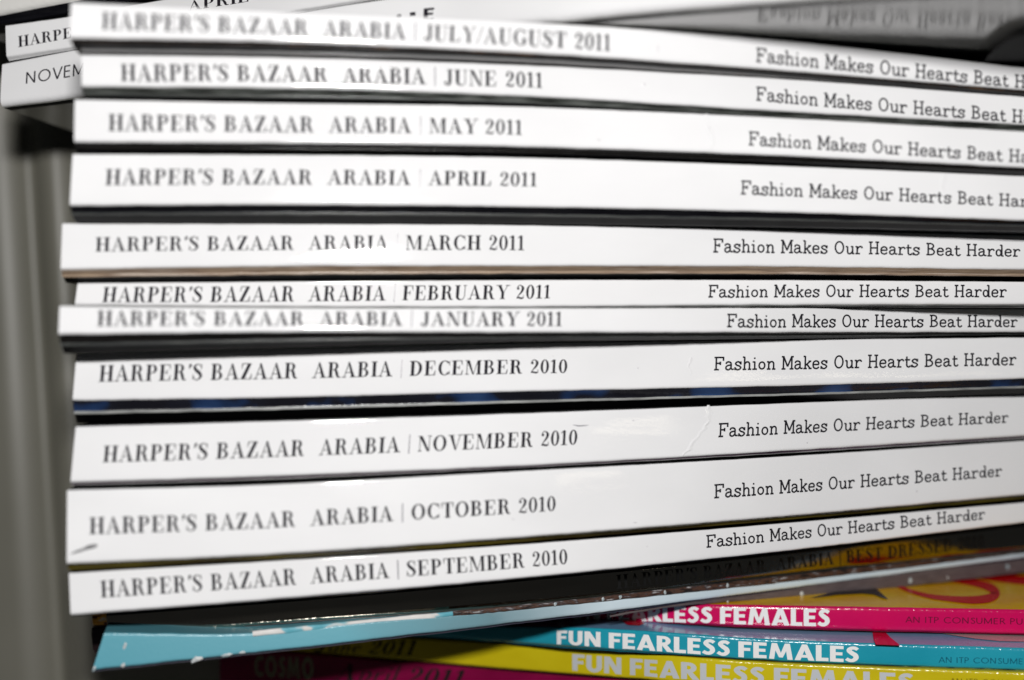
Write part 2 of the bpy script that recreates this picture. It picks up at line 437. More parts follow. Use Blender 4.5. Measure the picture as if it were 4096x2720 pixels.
G = Glyphs; R, Q, E, S, D = G.R, G.Q, G.E, G.S, G.D
T_, t_ = .205, .058
def stem(x, y0=0, y1=1, w=T_, top=True, bot=True, e=.085):
    o = [R(x, y0, x + w, y1)]
    if top: o.append(R(x - e, y1 - t_, x + w + e, y1))
    if bot: o.append(R(x - e, y0, x + w + e, y0 + t_))
    return o
HAIR = t_
DIDOT = {
 'H': (stem(.1) + stem(.60) + [R(.28, .48, .61, .53)], .96),
 'A': ([Q((.11, 0), (.165, 0), (.47, 1), (.40, .96)), Q((.36, 1), (.47, 1), (.82, 0), (.61, 0)), R(.2, .3, .66, .345), R(0, 0, .27, t_), R(.51, 0, .92, t_)], .96),
 'R': (stem(.1) + [E(.40, .745, .27, .255, .17, t_, -90, 90, 14), R(.27, .95, .41, 1), R(.27, .49, .41, .54), S([(.40, .52), (.53, .44), (.60, .24), (.66, .06), (.84, .03)], [.05, .16, .18, .13, .035])], .92),
 'P': (stem(.1) + [E(.40, .73, .29, .27, .18, t_, -90, 90, 14), R(.27, .95, .41, 1), R(.27, .46, .41, .51)], .82),
 'E': (stem(.1) + [R(.27, .95, .66, 1), Q((.61, .95), (.66, .68), (.70, .68), (.68, 1)), R(.27, .49, .5, .54), R(.47, .38, .52, .65), R(.27, 0, .68, .05), Q((.62, .05), (.69, .33), (.73, .33), (.70, 0))], .86),
 'F': (stem(.1) + [R(.27, .95, .66, 1), Q((.61, .95), (.66, .66), (.70, .66), (.68, 1)), R(.27, .48, .5, .53), R(.47, .37, .52, .64)], .80),
 "'": ([S([(.13, 1), (.13, .9), (.07, .7)], [.17, .16, .04])], .26),
 'S': ([S([(.56, .80), (.46, .945), (.28, .965), (.13, .80), (.26, .60), (.45, .44), (.55, .24), (.40, .04), (.22, .035), (.08, .24)], [.05, .05, .07, .15, .20, .20, .16, .07, .05, .05]), R(.545, .66, .59, .98), R(.05, .02, .095, .36)], .74),
 'B': (stem(.1) + [E(.40, .755, .25, .245, .16, t_, -90, 90, 12), R(.27, .95, .41, 1), R(.27, .49, .44, .54), E(.42, .265, .30, .265, .18, t_, -90, 90, 12), R(.27, 0, .43, .05)], .88),
 'Z': ([R(.08, .95, .66, 1), Q((.05, .66), (.09, .66), (.16, 1), (.08, 1)), Q((.44, .97), (.66, .97), (.27, .03), (.04, .03)), R(.04, 0, .68, .05), Q((.60, .05), (.67, .35), (.71, .35), (.70, 0))], .82),
 'I': (stem(.1), .46),
 '|': ([R(.05, -.12, .125, 1.12)], .19),
 'J': ([R(.30, .2, .485, 1), R(.20, .95, .57, 1), S([(.393, .25), (.36, .06), (.22, -.03), (.10, .06)], [.185, .14, .06, .05]), D(.13, .14, .09)], .66),
 'U': (stem(.1, .26, 1, bot=False) + [S([(.192, .36), (.20, .17), (.30, .04), (.45, .0), (.60, .06), (.675, .22), (.68, .4)], [.185, .18, .13, .06, .05, .05, .05]), R(.655, .35, .705, 1), R(.56, .95, .80, 1)], .90),
 'L': (stem(.1) + [R(.27, 0, .66, .05), Q((.59, .05), (.66, .36), (.70, .36), (.69, 0))], .80),
 'Y': ([Q((.10, 1), (.31, 1), (.53, .46), (.36, .46)), Q((.49, .46), (.53, .46), (.80, 1), (.745, 1)), R(.355, 0, .54, .48), R(.0, .95, .40, 1), R(.62, .95, .92, 1), R(.26, 0, .63, .05)], .90),
 '/': ([Q((.02, -.06), (.075, -.06), (.46, 1.04), (.405, 1.04))], .46),
 'G': ([E(.46, .5, .41, .515, .19, t_, 42, 320, 24), R(.62, .06, .80, .42), R(.52, .40, .89, .45), R(.735, .66, .78, .99)], .96),
 'C': ([E(.46, .5, .41, .515, .19, t_, 42, 322, 24), R(.735, .66, .78, .99), R(.745, .02, .785, .30)], .90),
 'O': ([E(.46, .5, .42, .515, .19, t_, 0, 360, 32)], .98),
 'D': (stem(.1) + [E(.36, .5, .44, .5, .19, t_, -90, 90, 18), R(.27, .95, .37, 1), R(.27, 0, .37, .05)], .94),
 'T': (stem(.31, top=False) + [R(.04, .95, .77, 1), Q((.03, .66), (.07, .66), (.13, 1), (.04, 1)), Q((.74, .66), (.78, .66), (.77, 1), (.68, 1))], .86),
 'N': ([R(.13, 0, .18, 1), Q((.08, 1), (.29, 1), (.78, 0), (.62, 0)), R(.73, 0, .78, 1), R(.03, 0, .28, t_), R(.62, .95, .90, 1), R(.02, .95, .2, 1)], .96),
 'M': ([R(.12, 0, .17, 1), Q((.10, 1), (.30, 1), (.60, 0), (.52, 0)), Q((.535, 0), (.58, 0), (.87, 1), (.82, 1)), R(.82, 0, 1.005, 1), R(.02, 0, .27, t_), R(.73, 0, 1.09, t_), R(.02, .95, .2, 1), R(.9, .95, 1.09, 1)], 1.18),
 'V': ([Q((.09, 1), (.30, 1), (.55, 0), (.45, 0)), Q((.475, 0), (.52, 0), (.80, 1), (.745, 1)), R(0, .95, .40, 1), R(.62, .95, .92, 1)], .92),
 '2': ([S([(.10, .76), (.17, .94), (.33, .97), (.47, .78), (.40, .52), (.22, .28), (.09, .06)], [.07, .06, .06, .18, .14, .07, .05]), D(.15, .75, .09), S([(.07, .06), (.22, .09), (.40, .05), (.52, .08)], [.05, .12, .13, .08]), R(.515, .05, .555, .28)], .66),
 '0': ([E(.32, .5, .28, .515, .165, t_, 0, 360, 26)], .68),
 '1': ([R(.17, 0, .335, 1), Q((.03, .80), (.03, .85), (.20, 1), (.22, .90)), R(.06, 0, .45, t_)], .54),
 ' ': ([], .42),
}
w = .126
def ln(*p): return S(list(p), w, smooth=False)
def cv(*p): return S(list(p), w)
TYPE = {
 'F': ([ln((.19, 0), (.19, 1)), ln((.05, .955), (.74, .955)), ln((.70, 1), (.70, .70)), ln((.19, .52), (.50, .52)), ln((.48, .39), (.48, .65)), ln((.04, .045), (.40, .045))], .80),
 'a': ([cv((.10, .46), (.14, .58), (.28, .62), (.43, .55), (.46, .40), (.46, .16), (.54, .06), (.66, .08)), cv((.46, .38), (.28, .36), (.12, .28), (.10, .12), (.22, .03), (.36, .07), (.46, .20))], .68),
 's': ([cv((.46, .47), (.36, .59), (.22, .60), (.10, .49), (.20, .36), (.38, .29), (.48, .17), (.36, .04), (.20, .03), (.07, .16)), ln((.48, .40), (.48, .64)), ln((.07, -.01), (.07, .22))], .58),
 'h': ([ln((.17, 0), (.17, .98)), ln((.03, .95), (.17, .95)), cv((.17, .42), (.28, .56), (.42, .59), (.52, .48), (.53, .30), (.53, 0)), ln((.03, .04), (.31, .04)), ln((.41, .04), (.67, .04))], .70),
 'i': ([ln((.21, 0), (.21, .62)), ln((.05, .58), (.21, .58)), ln((.04, .04), (.38, .04)), D(.20, .86, .07)], .42),
 'o': ([E(.32, .31, .27, .32, w, w, 0, 360, 24)], .65),
 'n': ([ln((.17, 0), (.17, .62)), ln((.03, .58), (.17, .58)), cv((.17, .42), (.28, .56), (.42, .59), (.52, .48), (.53, .30), (.53, 0)), ln((.03, .04), (.31, .04)), ln((.41, .04), (.67, .04))], .70),
 'M': ([ln((.16, 0), (.16, 1)), ln((.16, 1), (.47, .22)), ln((.47, .22), (.78, 1)), ln((.78, 0), (.78, 1)), ln((.02, .045), (.32, .045)), ln((.62, .045), (.92, .045)), ln((.02, .955), (.2, .955)), ln((.74, .955), (.92, .955))], .94),
 'k': ([ln((.17, 0), (.17, .98)), ln((.03, .95), (.17, .95)), ln((.52, .56), (.17, .26)), ln((.30, .36), (.54, .03)), ln((.03, .04), (.30, .04)), ln((.42, .04), (.66, .04)), ln((.40, .58), (.62, .58))], .68),
 'e': ([ln((.08, .33), (.52, .33)), cv((.51, .33), (.47, .52), (.30, .60), (.13, .51), (.08, .30), (.14, .10), (.31, .03), (.44, .07), (.52, .16))], .62),
 'O': ([E(.42, .5, .36, .51, w, w, 0, 360, 30)], .86),
 'u': ([cv((.16, .60), (.16, .34), (.18, .12), (.29, .03), (.42, .08), (.52, .24)), ln((.02, .58), (.16, .58)), ln((.53, 0), (.53, .62)), ln((.40, .58), (.53, .58)), ln((.53, .04), (.67, .04))], .70),
 'r': ([ln((.17, 0), (.17, .62)), ln((.03, .58), (.17, .58)), cv((.17, .36), (.26, .53), (.40, .60), (.50, .56), (.53, .46)), ln((.03, .04), (.38, .04))], .58),
 'H': ([ln((.18, 0), (.18, 1)), ln((.66, 0), (.66, 1)), ln((.18, .5), (.66, .5)), ln((.04, .045), (.33, .045)), ln((.51, .045), (.80, .045)), ln((.04, .955), (.33, .955)), ln((.51, .955), (.80, .955))], .86),
 't': ([cv((.19, .84), (.19, .40), (.20, .14), (.30, .03), (.42, .06), (.47, .15)), ln((.04, .58), (.44, .58))], .50),
 'B': ([ln((.18, 0), (.18, 1)), ln((.04, .955), (.40, .955)), ln((.04, .045), (.42, .045)), E(.38, .75, .25, .25, w, w, -90, 90, 12), E(.40, .275, .29, .275, w, w, -90, 90, 12), ln((.18, .52), (.42, .52))], .78),
 'd': ([E(.30, .31, .24, .32, w, w, 0, 360, 22), ln((.53, 0), (.53, .98)), ln((.39, .95), (.53, .95)), ln((.53, .04), (.67, .04))], .71),
 ' ': ([], .40),
}
b_ = .25
def bx(p, ww=b_): return S(p, ww)
BOLD = {
 'F': ([R(0, 0, b_, 1), R(b_, .80, .60, 1), R(b_, .42, .54, .61)], .68),
 'U': ([R(0, .35, b_, 1), R(.50, .35, .75, 1), E(.375, .37, .375, .385, b_, .21, 180, 360, 18)], .86),
 'N': ([R(0, 0, b_ - .02, 1), R(.58, 0, .81, 1), Q((0, 1), (.27, 1), (.81, 0), (.54, 0))], .92),
 'E': ([R(0, 0, b_, 1), R(b_, .80, .60, 1), R(b_, .41, .55, .60), R(b_, 0, .60, .20)], .69),
 'A': ([Q((0, 0), (.26, 0), (.55, 1), (.33, 1)), Q((.33, 1), (.56, 1), (.89, 0), (.62, 0)), R(.2, .17, .68, .34)], .95),
 'R': ([R(0, 0, b_, 1), E(.32, .70, .33, .30, .23, .19, -90, 90, 14), R(b_, .81, .33, 1), R(b_, .40, .33, .59), Q((.22, .44), (.48, .44), (.78, 0), (.48, 0))], .80),
 'L': ([R(0, 0, b_, 1), R(b_, 0, .56, .21)], .63),
 'S': ([S([(.53, .80), (.40, .89), (.24, .87), (.15, .73), (.28, .57), (.42, .45), (.46, .27), (.34, .12), (.18, .11), (.03, .21)], [.19, .20, .20, .22, .25, .25, .22, .21, .20, .19])], .67),
 'M': ([Q((.02, 0), (.25, 0), (.36, 1), (.14, 1)), Q((.14, 1), (.38, 1), (.64, .12), (.47, .12)), Q((.47, .12), (.64, .12), (.96, 1), (.73, 1)), Q((.85, 0), (1.09, 0), (.96, 1), (.74, 1))], 1.17),
 'C': ([E(.48, .5, .47, .52, .26, .21, 48, 312, 22)], .84),
 'O': ([E(.49, .5, .48, .52, .26, .21, 0, 360, 30)], 1.04),
 ' ': ([], .30),
}
k_ = .11
def l2(*p): return S(list(p), k_, smooth=False)
def c2(*p): return S(list(p), k_)
SANS = {
 'N': ([l2((.06, 0), (.06, 1)), l2((.06, .98), (.62, .02)), l2((.62, 0), (.62, 1))], .86),
 'O': ([E(.46, .5, .45, .515, k_, k_, 0, 360, 30)], 1.06),
 'V': ([l2((.03, 1), (.34, 0)), l2((.34, 0), (.66, 1))], .80),
 'E': ([l2((.06, 0), (.06, 1)), l2((.06, .96), (.46, .96)), l2((.06, .52), (.44, .52)), l2((.06, .04), (.46, .04))], .66),
 'M': ([l2((.06, 0), (.06, 1)), l2((.06, .98), (.42, .1)), l2((.42, .1), (.78, .98)), l2((.78, 0), (.78, 1))], 1.0),
 'A': ([l2((.03, 0), (.36, 1)), l2((.36, 1), (.69, 0)), l2((.14, .33), (.58, .33))], .82),
 'I': ([l2((.08, 0), (.08, 1))], .30),
 'T': ([l2((.28, 0), (.28, 1)), l2((.02, .96), (.54, .96))], .66),
 'P': ([l2((.06, 0), (.06, 1)), E(.26, .72, .24, .28, k_, k_, -90, 90, 12), l2((.06, .96), (.28, .96)), l2((.06, .47), (.28, .47))], .64),
 'C': ([E(.46, .5, .45, .515, k_, k_, 45, 315, 22)], .90),
 'S': ([c2((.46, .82), (.30, .96), (.12, .80), (.26, .56), (.44, .38), (.44, .14), (.24, .03), (.06, .18))], .62),
 'U': ([l2((.06, .3), (.06, 1)), l2((.60, .3), (.60, 1)), E(.33, .32, .305, .34, k_, k_, 180, 360, 14)], .82),
 'R': ([l2((.06, 0), (.06, 1)), E(.26, .73, .24, .27, k_, k_, -90, 90, 12), l2((.06, .96), (.28, .96)), l2((.06, .48), (.28, .48)), l2((.26, .48), (.56, 0))], .70),
 'B': ([l2((.06, 0), (.06, 1)), E(.26, .75, .2, .25, k_, k_, -90, 90, 12), E(.28, .26, .24, .27, k_, k_, -90, 90, 12), l2((.06, .96), (.28, .96)), l2((.06, .5), (.28, .5)), l2((.06, .04), (.28, .04))], .68),
 'L': ([l2((.06, 0), (.06, 1)), l2((.06, .04), (.44, .04))], .58),
 ' ': ([], .38),
}
i_ = .09
ITAL = {
 'A': (DIDOT['A'][0], .92), '2': DIDOT['2'], '0': DIDOT['0'], '1': DIDOT['1'],
 'p': ([R(.12, -.32, .22, .58), S([(.2, .44), (.34, .6), (.48, .48), (.46, .18), (.3, .02), (.2, .12)], [.03, .05, .12, .12, .05, .03]), R(.03, -.32, .32, -.28)], .58),
 'r': ([R(.12, 0, .23, .58), S([(.22, .36), (.32, .55), (.44, .56)], [.03, .05, .1])], .46),
 'i': ([R(.12, .04, .23, .58), D(.2, .82, .075)], .30),
 'l': ([R(.12, .04, .23, 1)], .30), 'u': ([R(.1, .1, .2, .58), S([(.15, .2), (.26, .03), (.42, .2)], [.1, .06, .04]), R(.42, 0, .53, .58)], .62),
 'n': ([R(.1, 0, .2, .58), S([(.2, .36), (.34, .56), (.44, .42), (.44, 0)], [.03, .06, .1, .1])], .60),
 'e': ([S([(.1, .3), (.36, .36), (.4, .5), (.28, .58), (.12, .4), (.12, .16), (.26, .02), (.42, .14)], [.03, .04, .06, .05, .11, .11, .05, .03])], .50),
 'J': DIDOT['J'], ' ': ([], .35),
}

def text_width(txt, font):
    wd = sum(font[c][1] for c in txt)
    return wd

def lettering(name, body, txt, font, x0, x1, y_top0, y_base0, y_top1, y_base1, mat, parent, off=0.00004, shear=0.0, alt=None, label=None, hide=None):
    """Thin raised ink on the spine.  (x0, x1) span the words; cap-top and baseline given at both ends."""
    u0, u1 = body.u_of_px(x0), body.u_of_px(x1)
    wd = text_width(txt, font) - 0.1
    sx = (u1 - u0) / wd
    fb0, fb1 = body.frac_of_px(x0, y_base0), body.frac_of_px(x1, y_base1)
    ft0, ft1 = body.frac_of_px(x0, y_top0), body.frac_of_px(x1, y_top1)
    verts, faces, midx = [], [], []
    pen, k = 0.0, 0
    for ch in txt:
        strips, adv = font[ch]
        for A, B in strips:
            k += 1
            base = len(verts)
            def put(p):
                X = pen + p[0] + shear * p[1]
                t = X / wd
                fb = fb0 * (1 - t) + fb1 * t; ft = ft0 * (1 - t) + ft1 * t
                verts.append(body.at(u0 + X * sx, fb + (ft - fb) * p[1], off + (k % 9) * 0.000003))
            if len(A) == 2:      # long bars follow the bend of the spine
                nn = 3
                A = [tuple(A[0][q] + (A[1][q] - A[0][q]) * j / nn for q in (0, 1)) for j in range(nn + 1)]
                B = [tuple(B[0][q] + (B[1][q] - B[0][q]) * j / nn for q in (0, 1)) for j in range(nn + 1)]
            wide = max(math.hypot(p[0] - q[0], p[1] - q[1]) for p, q in zip(A, B))
            rows = 2 if wide < .3 else 5
            for p, q in zip(A, B):
                for r_ in range(rows):
                    t2 = r_ / (rows - 1)
                    put((p[0] + (q[0] - p[0]) * t2, p[1] + (q[1] - p[1]) * t2))
            for j in range(len(A) - 1):
                for r_ in range(rows - 1):
                    a = base + rows * j + r_
                    faces.append((a, a + 1, a + rows + 1, a + rows))
                    midx.append(1 if (ch == '|' and alt) else 0)
        pen += adv
    o = link(name, verts, faces, [mat] + ([alt] if alt else []), midx, parent, smooth=False)
    if label: o['label'] = label
    return o

def scratch(body, pts, width, height, mat, parent, name="crease"):
    """A raised paper crease running over the spine; pts in photo pixels."""
    P = [(body.u_of_px(x), body.frac_of_px(x, y)) for x, y in pts]
    verts, faces = [], []
    n = len(P)
    for i, (u, f) in enumerate(P):
        wj = width * (0.6 + 0.8 * random.random()) * (0.35 if i in (0, n - 1) else 1)
        hj = height * (0.5 + random.random())
        verts += [body.at(u - wj, f, 0.00002), body.at(u - wj * .1, f, hj), body.at(u + wj, f, 0.00002)]
    for i in range(n - 1):
        a = i * 3
        faces += [(a, a + 3, a + 4, a + 1), (a + 1, a + 4, a + 5, a + 2)]
    return link(name, verts, faces, [mat], None, parent, smooth=False)

def wob(pts, n=12, amp=8):
    """subdivide a pixel polyline and jitter it"""
    xs = [p[0] for p in pts]; ys = [p[1] for p in pts]
    t = np.linspace(0, len(pts) - 1, n)
    return [(float(np.interp(q, range(len(pts)), xs)) + random.uniform(-amp, amp), float(np.interp(q, range(len(pts)), ys))) for q in t]

# ---------------------------------------------------------------- the setting
def slab(name, x0, x1, y0, y1, z0, z1, mat, bev=0.0015):
    bm = bmesh.new()
    bmesh.ops.create_cube(bm, size=1)
    for v in bm.verts:
        v.co = Vector((x0 + (v.co.x + .5) * (x1 - x0), y0 + (v.co.y + .5) * (y1 - y0), z0 + (v.co.z + .5) * (z1 - z0)))
    if bev:
        bmesh.ops.bevel(bm, geom=bm.edges[:], offset=bev, segments=2, affect='EDGES')
    me = bpy.data.meshes.new(name); bm.to_mesh(me); bm.free()
    me.materials.append(mat)
    o = bpy.data.objects.new(name, me); scene.collection.objects.link(o)
    return o

# shelf upright: folded sheet metal seen from the front, with a shallow pressed channel
def upright():
    prof = [(-0.232, 0.0), (-0.2105, 0.0), (-0.2085, .0004), (-0.200, .0015), (-0.190, .0018), (-0.170, .0018), (-0.1635, .0018), (-0.1605, .0060), (-0.1575, .0074), (-0.1545, .0060),
            (-0.1515, .0016), (-0.147, .0016), (-0.1445, .0046), (-0.1415, .0060), (-0.120, .0062), (-0.095, .0062)]
    verts, faces = [], []
    zs = [0.0, 0.05, 0.1, 0.15, 0.2, 0.25, 0.3, 0.38]
    D0 = 0.470
    for z in zs:
        lean = (0.20 - z) * 0.060
        for x, dy in prof:
            verts.append(Vector((x + lean, D0 + dy, z)))
        # folded return
    k = len(prof)
    for i in range(len(zs) - 1):
        for j in range(k - 1):
            a = i * k + j
            faces.append((a, a + 1, a + k + 1, a + k))
    o = link("shelf_upright", verts, faces, [M['panel']], None, None)
    s = o.modifiers.new("thickness", 'SOLIDIFY'); s.thickness = 0.0015; s.offset = 1
    tag(o, "grey painted metal upright with a pressed channel, left of the white stack", "shelf upright")
    return o
upright()
o = slab("back_wall", -0.9, 0.9, 0.66, 0.70, -0.05, 0.9, M['navy'], 0); tag(o, kind='structure')
o = slab("shelf_board", -0.28, 0.6, 0.26, 0.655, -0.005, 0.0, M['board'], 0.0015); tag(o, kind='structure')

# ---------------------------------------------------------------- front stack
def dcurve(d1, d2, k=0.0):
    """nearly straight over the left part, then bending away to the right"""
    q = (d2 - d1 - .0166) / .6724
    def f(t):
        if t <= .18: return d1 + .0166 * t
        if t <= 1: return d1 + .0166 * t + q * (t - .18) ** 2
        return d2 + (t - 1) * .7 * (.0166 + 1.64 * q)
    return [(x, f((x - 1040) / 2343.0)) for x in (0, 500, 1040, 1460, 1800, 2200, 2600, 3000, 3383, 3800, 4200, 4600)]

def edge(xl, yl, *rest):
    return [(xl, yl)] + list(zip((1024, 2048, 3072, 4096), rest))

Bd = {}
def B_(key, top, bot, d1, d2, k=0.010, **kw):
    Bd[key] = Body(top, bot, dcurve(d1, d2, k), seed=len(Bd) + 1, **kw)
B_('jul', edge(284, 8, 41, 84, 154, 269), edge(279, 152, 165, 208, 277, 360), 0.326, 0.346, lean=0.050)
B_('jun', edge(325, 217, 225, 256, 310, 386), edge(327, 347, 351, 382, 442, 499), 0.337, 0.352, lean=0.040)
B_('may', edge(299, 397, 410, 425, 468, 525), edge(297, 568, 572, 585, 620, 670), 0.337, 0.347, lean=0.045)
B_('apr', edge(291, 616, 618, 629, 661, 704), edge(279, 823, 819, 827, 847, 882), 0.340, 0.351, lean=0.050)
B_('mar', edge(249, 893, 895, 899, 916, 940), edge(243, 1080, 1066, 1064, 1066, 1079), 0.348, 0.366, lean=0.072)
B_('feb', edge(311, 1133, 1127, 1120, 1120, 1127), edge(299, 1221, 1227, 1228, 1220, 1218), 0.353, 0.370, lean=0.015, bulge=.00002, rt=.0003)
B_('jan', edge(239, 1224, 1231, 1233, 1232, 1235), edge(234, 1339, 1330, 1330, 1330, 1328), 0.336, 0.375, lean=0.138, bulge=.00002, rt=.0003)
B_('dec', edge(306, 1416, 1397, 1371, 1360, 1350), edge(290, 1603, 1593, 1568, 1546, 1516), 0.352, 0.381, lean=0.058)
B_('nov', edge(303, 1707, 1687, 1655, 1616, 1577), edge(282, 1932, 1909, 1867, 1809, 1744), 0.347, 0.387, lean=0.060)
B_('oct', edge(269, 1961, 1941, 1887, 1830, 1763), edge(267, 2257, 2222, 2153, 2072, 1980), 0.342, 0.388, lean=0.075)
B_('sep', edge(276, 2293, 2248, 2181, 2099, 2010), edge(283, 2461, 2404, 2317, 2213, 2092), 0.346, 0.391, lean=0.060)

# black varnished spine and thin teal spine below the white ones
Bd['black'] = Body([(424, 2457), (1024, 2412), (2048, 2324), (3072, 2221), (4096, 2100)], [(434, 2552), (1024, 2502), (2048, 2424), (3072, 2307), (4096, 2194)],
                   [(400, .364), (1024, .366), (2048, .376), (2700, .386), (3072, .398), (4096, .428)], seed=21, bulge=.00002, rough_edge=.00002, lean=lambda q: .12 - .27 * q)
Bd['tealthin'] = Body([(417, 2532), (1024, 2532), (1500, 2487), (2048, 2440), (3072, 2335), (4096, 2213)], [(369, 2682), (1024, 2612), (1500, 2558), (2048, 2494), (3072, 2365), (4096, 2229)],
                   [(369, .350), (1024, .358), (2048, .373), (2700, .385), (3072, .3975), (4096, .432)], seed=22, bulge=.00004, rough_edge=.00010)
# lower pile of coloured spines
Bd['pink'] = Body([(940, 2398), (2048, 2408), (2700, 2416), (3072, 2422), (4096, 2439)], [(940, 2452), (2048, 2472), (2510, 2487), (3072, 2509), (4096, 2537)],
                   [(900, .428), (1500, .425), (2300, .408), (2600, .397), (2800, .391), (3072, .388), (4096, .380)], seed=23, rt=.0007)
Bd['tealfun'] = Body([(940, 2478), (1674, 2500), (2350, 2512), (3072, 2557), (4096, 2593)], [(940, 2520), (1674, 2546), (2048, 2570), (3072, 2642), (4096, 2682)],
                   [(900, .428), (1400, .425), (1750, .418), (2100, .403), (2300, .393), (2500, .387), (3072, .378), (4096, .366)], seed=24, rt=.0005)
Bd['yellow'] = Body([(940, 2532), (1674, 2554), (2048, 2577), (3072, 2650), (4096, 2690)], [(940, 2592), (1267, 2612), (2048, 2678), (3072, 2752), (4096, 2800)],
                   [(900, .428), (1400, .424), (1750, .419), (2100, .408), (2450, .394), (2700, .384), (3072, .377), (4096, .364)], seed=25, rt=.0005)
Bd['magenta'] = Body([(880, 2594), (1267, 2618), (2048, 2688), (3072, 2762), (4096, 2812)], [(880, 2730), (1267, 2752), (2048, 2806), (3072, 2880), (4096, 2930)],
                   [(900, .426), (1400, .423), (1750, .418), (2100, .407), (2450, .393), (2700, .383), (3072, .376), (4096, .362)], seed=26, rt=.0007)

months = [
 # key, month, word for the label, strip, edge, title (x0,top,base,x1,top,base), slogan (x0,top,base,x1,top,base)
 ('jul', "JULY/AUGUST 2011", 'strip_brown', 'strip_brown', (235, 28, 68, 1407, 80, 118), (1742, 110, 143, 2462, 184, 213)),
 ('jun', "JUNE 2011", 'strip_green', 'edge_dull', (278, 148, 188, 1250, 168, 203), (1742, 200, 232, 2456, 262, 291)),
 ('may', "MAY 2011", 'strip_grey', 'strip_grey', (250, 263, 302, 1203, 277, 311), (1725, 303, 335, 2452, 352, 381)),
 ('apr', "APRIL 2011", 'strip_dark', 'edge_dull', (243, 390, 427, 1237, 398, 430), (1707, 416, 448, 2428, 452, 480)),
 ('mar', "MARCH 2011", 'strip_wood', 'strip_wood', (220, 547, 580, 1208, 543, 577), (1643, 550, 582, 2349, 565, 592)),
 ('feb', "FEBRUARY 2011", 'edge_light', 'strip_dark', (237, 662, 697, 1268, 657, 688), (1632, 657, 686, 2318, 657, 685)),
 ('jan', "JANUARY 2011", 'strip_grey', 'edge_dull', (224, 716, 752, 1295, 719, 752), (1675, 724, 755, 2343, 727, 754)),
 ('dec', "DECEMBER 2010", 'strip_blue', 'edge_light', (228, 842, 880, 1307, 829, 860), (1645, 823, 854, 2340, 813, 842)),
 ('nov', "NOVEMBER 2010", 'strip_violet', 'edge_light', (238, 1028, 1066, 1330, 991, 1025), (1655, 976, 1008, 2322, 948, 974)),
 ('oct', "OCTOBER 2010", 'strip_olive', 'strip_olive', (206, 1193, 1232, 1280, 1144, 1178), (1645, 1117, 1149, 2307, 1071, 1098)),
 ('sep', "SEPTEMBER 2010", 'strip_dark', 'strip_dark', (232, 1339, 1378, 1307, 1266, 1300), (1627, 1234, 1263, 2268, 1171, 1197)),
]
looks = {
 'jul': "white spine reading JULY/AUGUST 2011, top of the front stack",
 'jun': "slim white spine reading JUNE 2011, second from the top of the front stack",
 'may': "white spine reading MAY 2011 above a charcoal back cover",
 'apr': "thick white spine reading APRIL 2011 with a shiny black back cover",
 'mar': "white spine reading MARCH 2011 with a tan wood-like lower edge",
 'feb': "thin white spine reading FEBRUARY 2011, set back above the January one",
 'jan': "thin white spine reading JANUARY 2011, jutting out furthest to the left",
 'dec': "white spine reading DECEMBER 2010 with a black and blue back cover",
 'nov': "white spine reading NOVEMBER 2010 with a torn crease before the slogan",
 'oct': "thickest white spine reading OCTOBER 2010 with a dark scuff at its lower left corner",
 'sep': "white spine reading SEPTEMBER 2010, lowest white one above the black spine",
}
k = 4096 / 2361.0
order = ['jul', 'jun', 'may', 'apr', 'mar', 'feb', 'jan', 'dec', 'nov', 'oct', 'sep', 'black']
roots = {}
GRP = "white spined monthly magazines in the front stack"
for (key, mon, strip, edg, tt, sl) in months:
    b = Bd[key]
    below = Bd[order[order.index(key) + 1]]
    reach = 0.042 if key in ('jul', 'jun', 'may') else (0.10 if key in ('apr', 'mar') else 0.12)
    r = magazine(looks[key], b, M['white'], M[strip], M[edg], below, reach=reach, group=GRP, front=M['cover_dark'], gap=.0005 if key == 'sep' else None)
    roots[key] = r
    lettering("title_lettering", b, "HARPER'S BAZAAR  ARABIA | " + mon, DIDOT, tt[0] * k, tt[3] * k, tt[1] * k, tt[2] * k, tt[4] * k, tt[5] * k, M['ink'], r, alt=M['ink_grey'])
    lettering("slogan_lettering", b, "Fashion Makes Our Hearts Beat Harder", TYPE, sl[0] * k, sl[3] * k, sl[1] * k, sl[2] * k, sl[4] * k, sl[5] * k, M['ink_soft'], r)

# wear on the white spines
scratch(Bd['nov'], wob([(2832, 1620), (2836, 1680), (2815, 1720), (2770, 1780), (2738, 1822)], 16, 7), .0008, .00013, M['white'], roots['nov'])
scratch(Bd['may'], wob([(2822, 455), (2830, 500), (2855, 560), (2850, 600)], 10, 7), .0006, .00011, M['white'], roots['may'])
scratch(Bd['apr'], wob([(3778, 692), (3770, 760), (3785, 862)], 10, 5), .0007, .00009, M['white'], roots['apr'])
scratch(Bd['dec'], wob([(2764, 1430), (2750, 1465), (2770, 1500)], 8, 4), .0005, .00012, M['white'], roots['dec'])
def scuff(body, pts, widths, mat, parent):
    P = [(body.u_of_px(x), body.frac_of_px(x, y)) for x, y in pts]
    verts, faces = [], []
    for (u, f), wd in zip(P, widths):
        verts += [body.at(u, f - wd, .00003), body.at(u, f + wd, .00003)]
    for i in range(len(P) - 1):
        faces.append((2 * i, 2 * i + 1, 2 * i + 3, 2 * i + 2))
    return link("scuff_mark", verts, faces, [mat], None, parent, smooth=False)
M['scuff'] = paper('grey_scuff', [(0.07, 0.07, 0.075), (0.30, 0.30, 0.31)], rough=0.5, scale=(500, 500, 900), bump=.1)
scuff(Bd['oct'], [(284, 2216), (310, 2206), (330, 2200), (352, 2190), (380, 2183), (392, 2182)], [.008, .02, .022, .03, .03, .012], M['scuff'], roots['oct'])
scuff(Bd['nov'], [(2290, 1700), (2310, 1704), (2330, 1703), (2352, 1701)], [.004, .010, .009, .003], M['ink_grey'], roots['nov'])

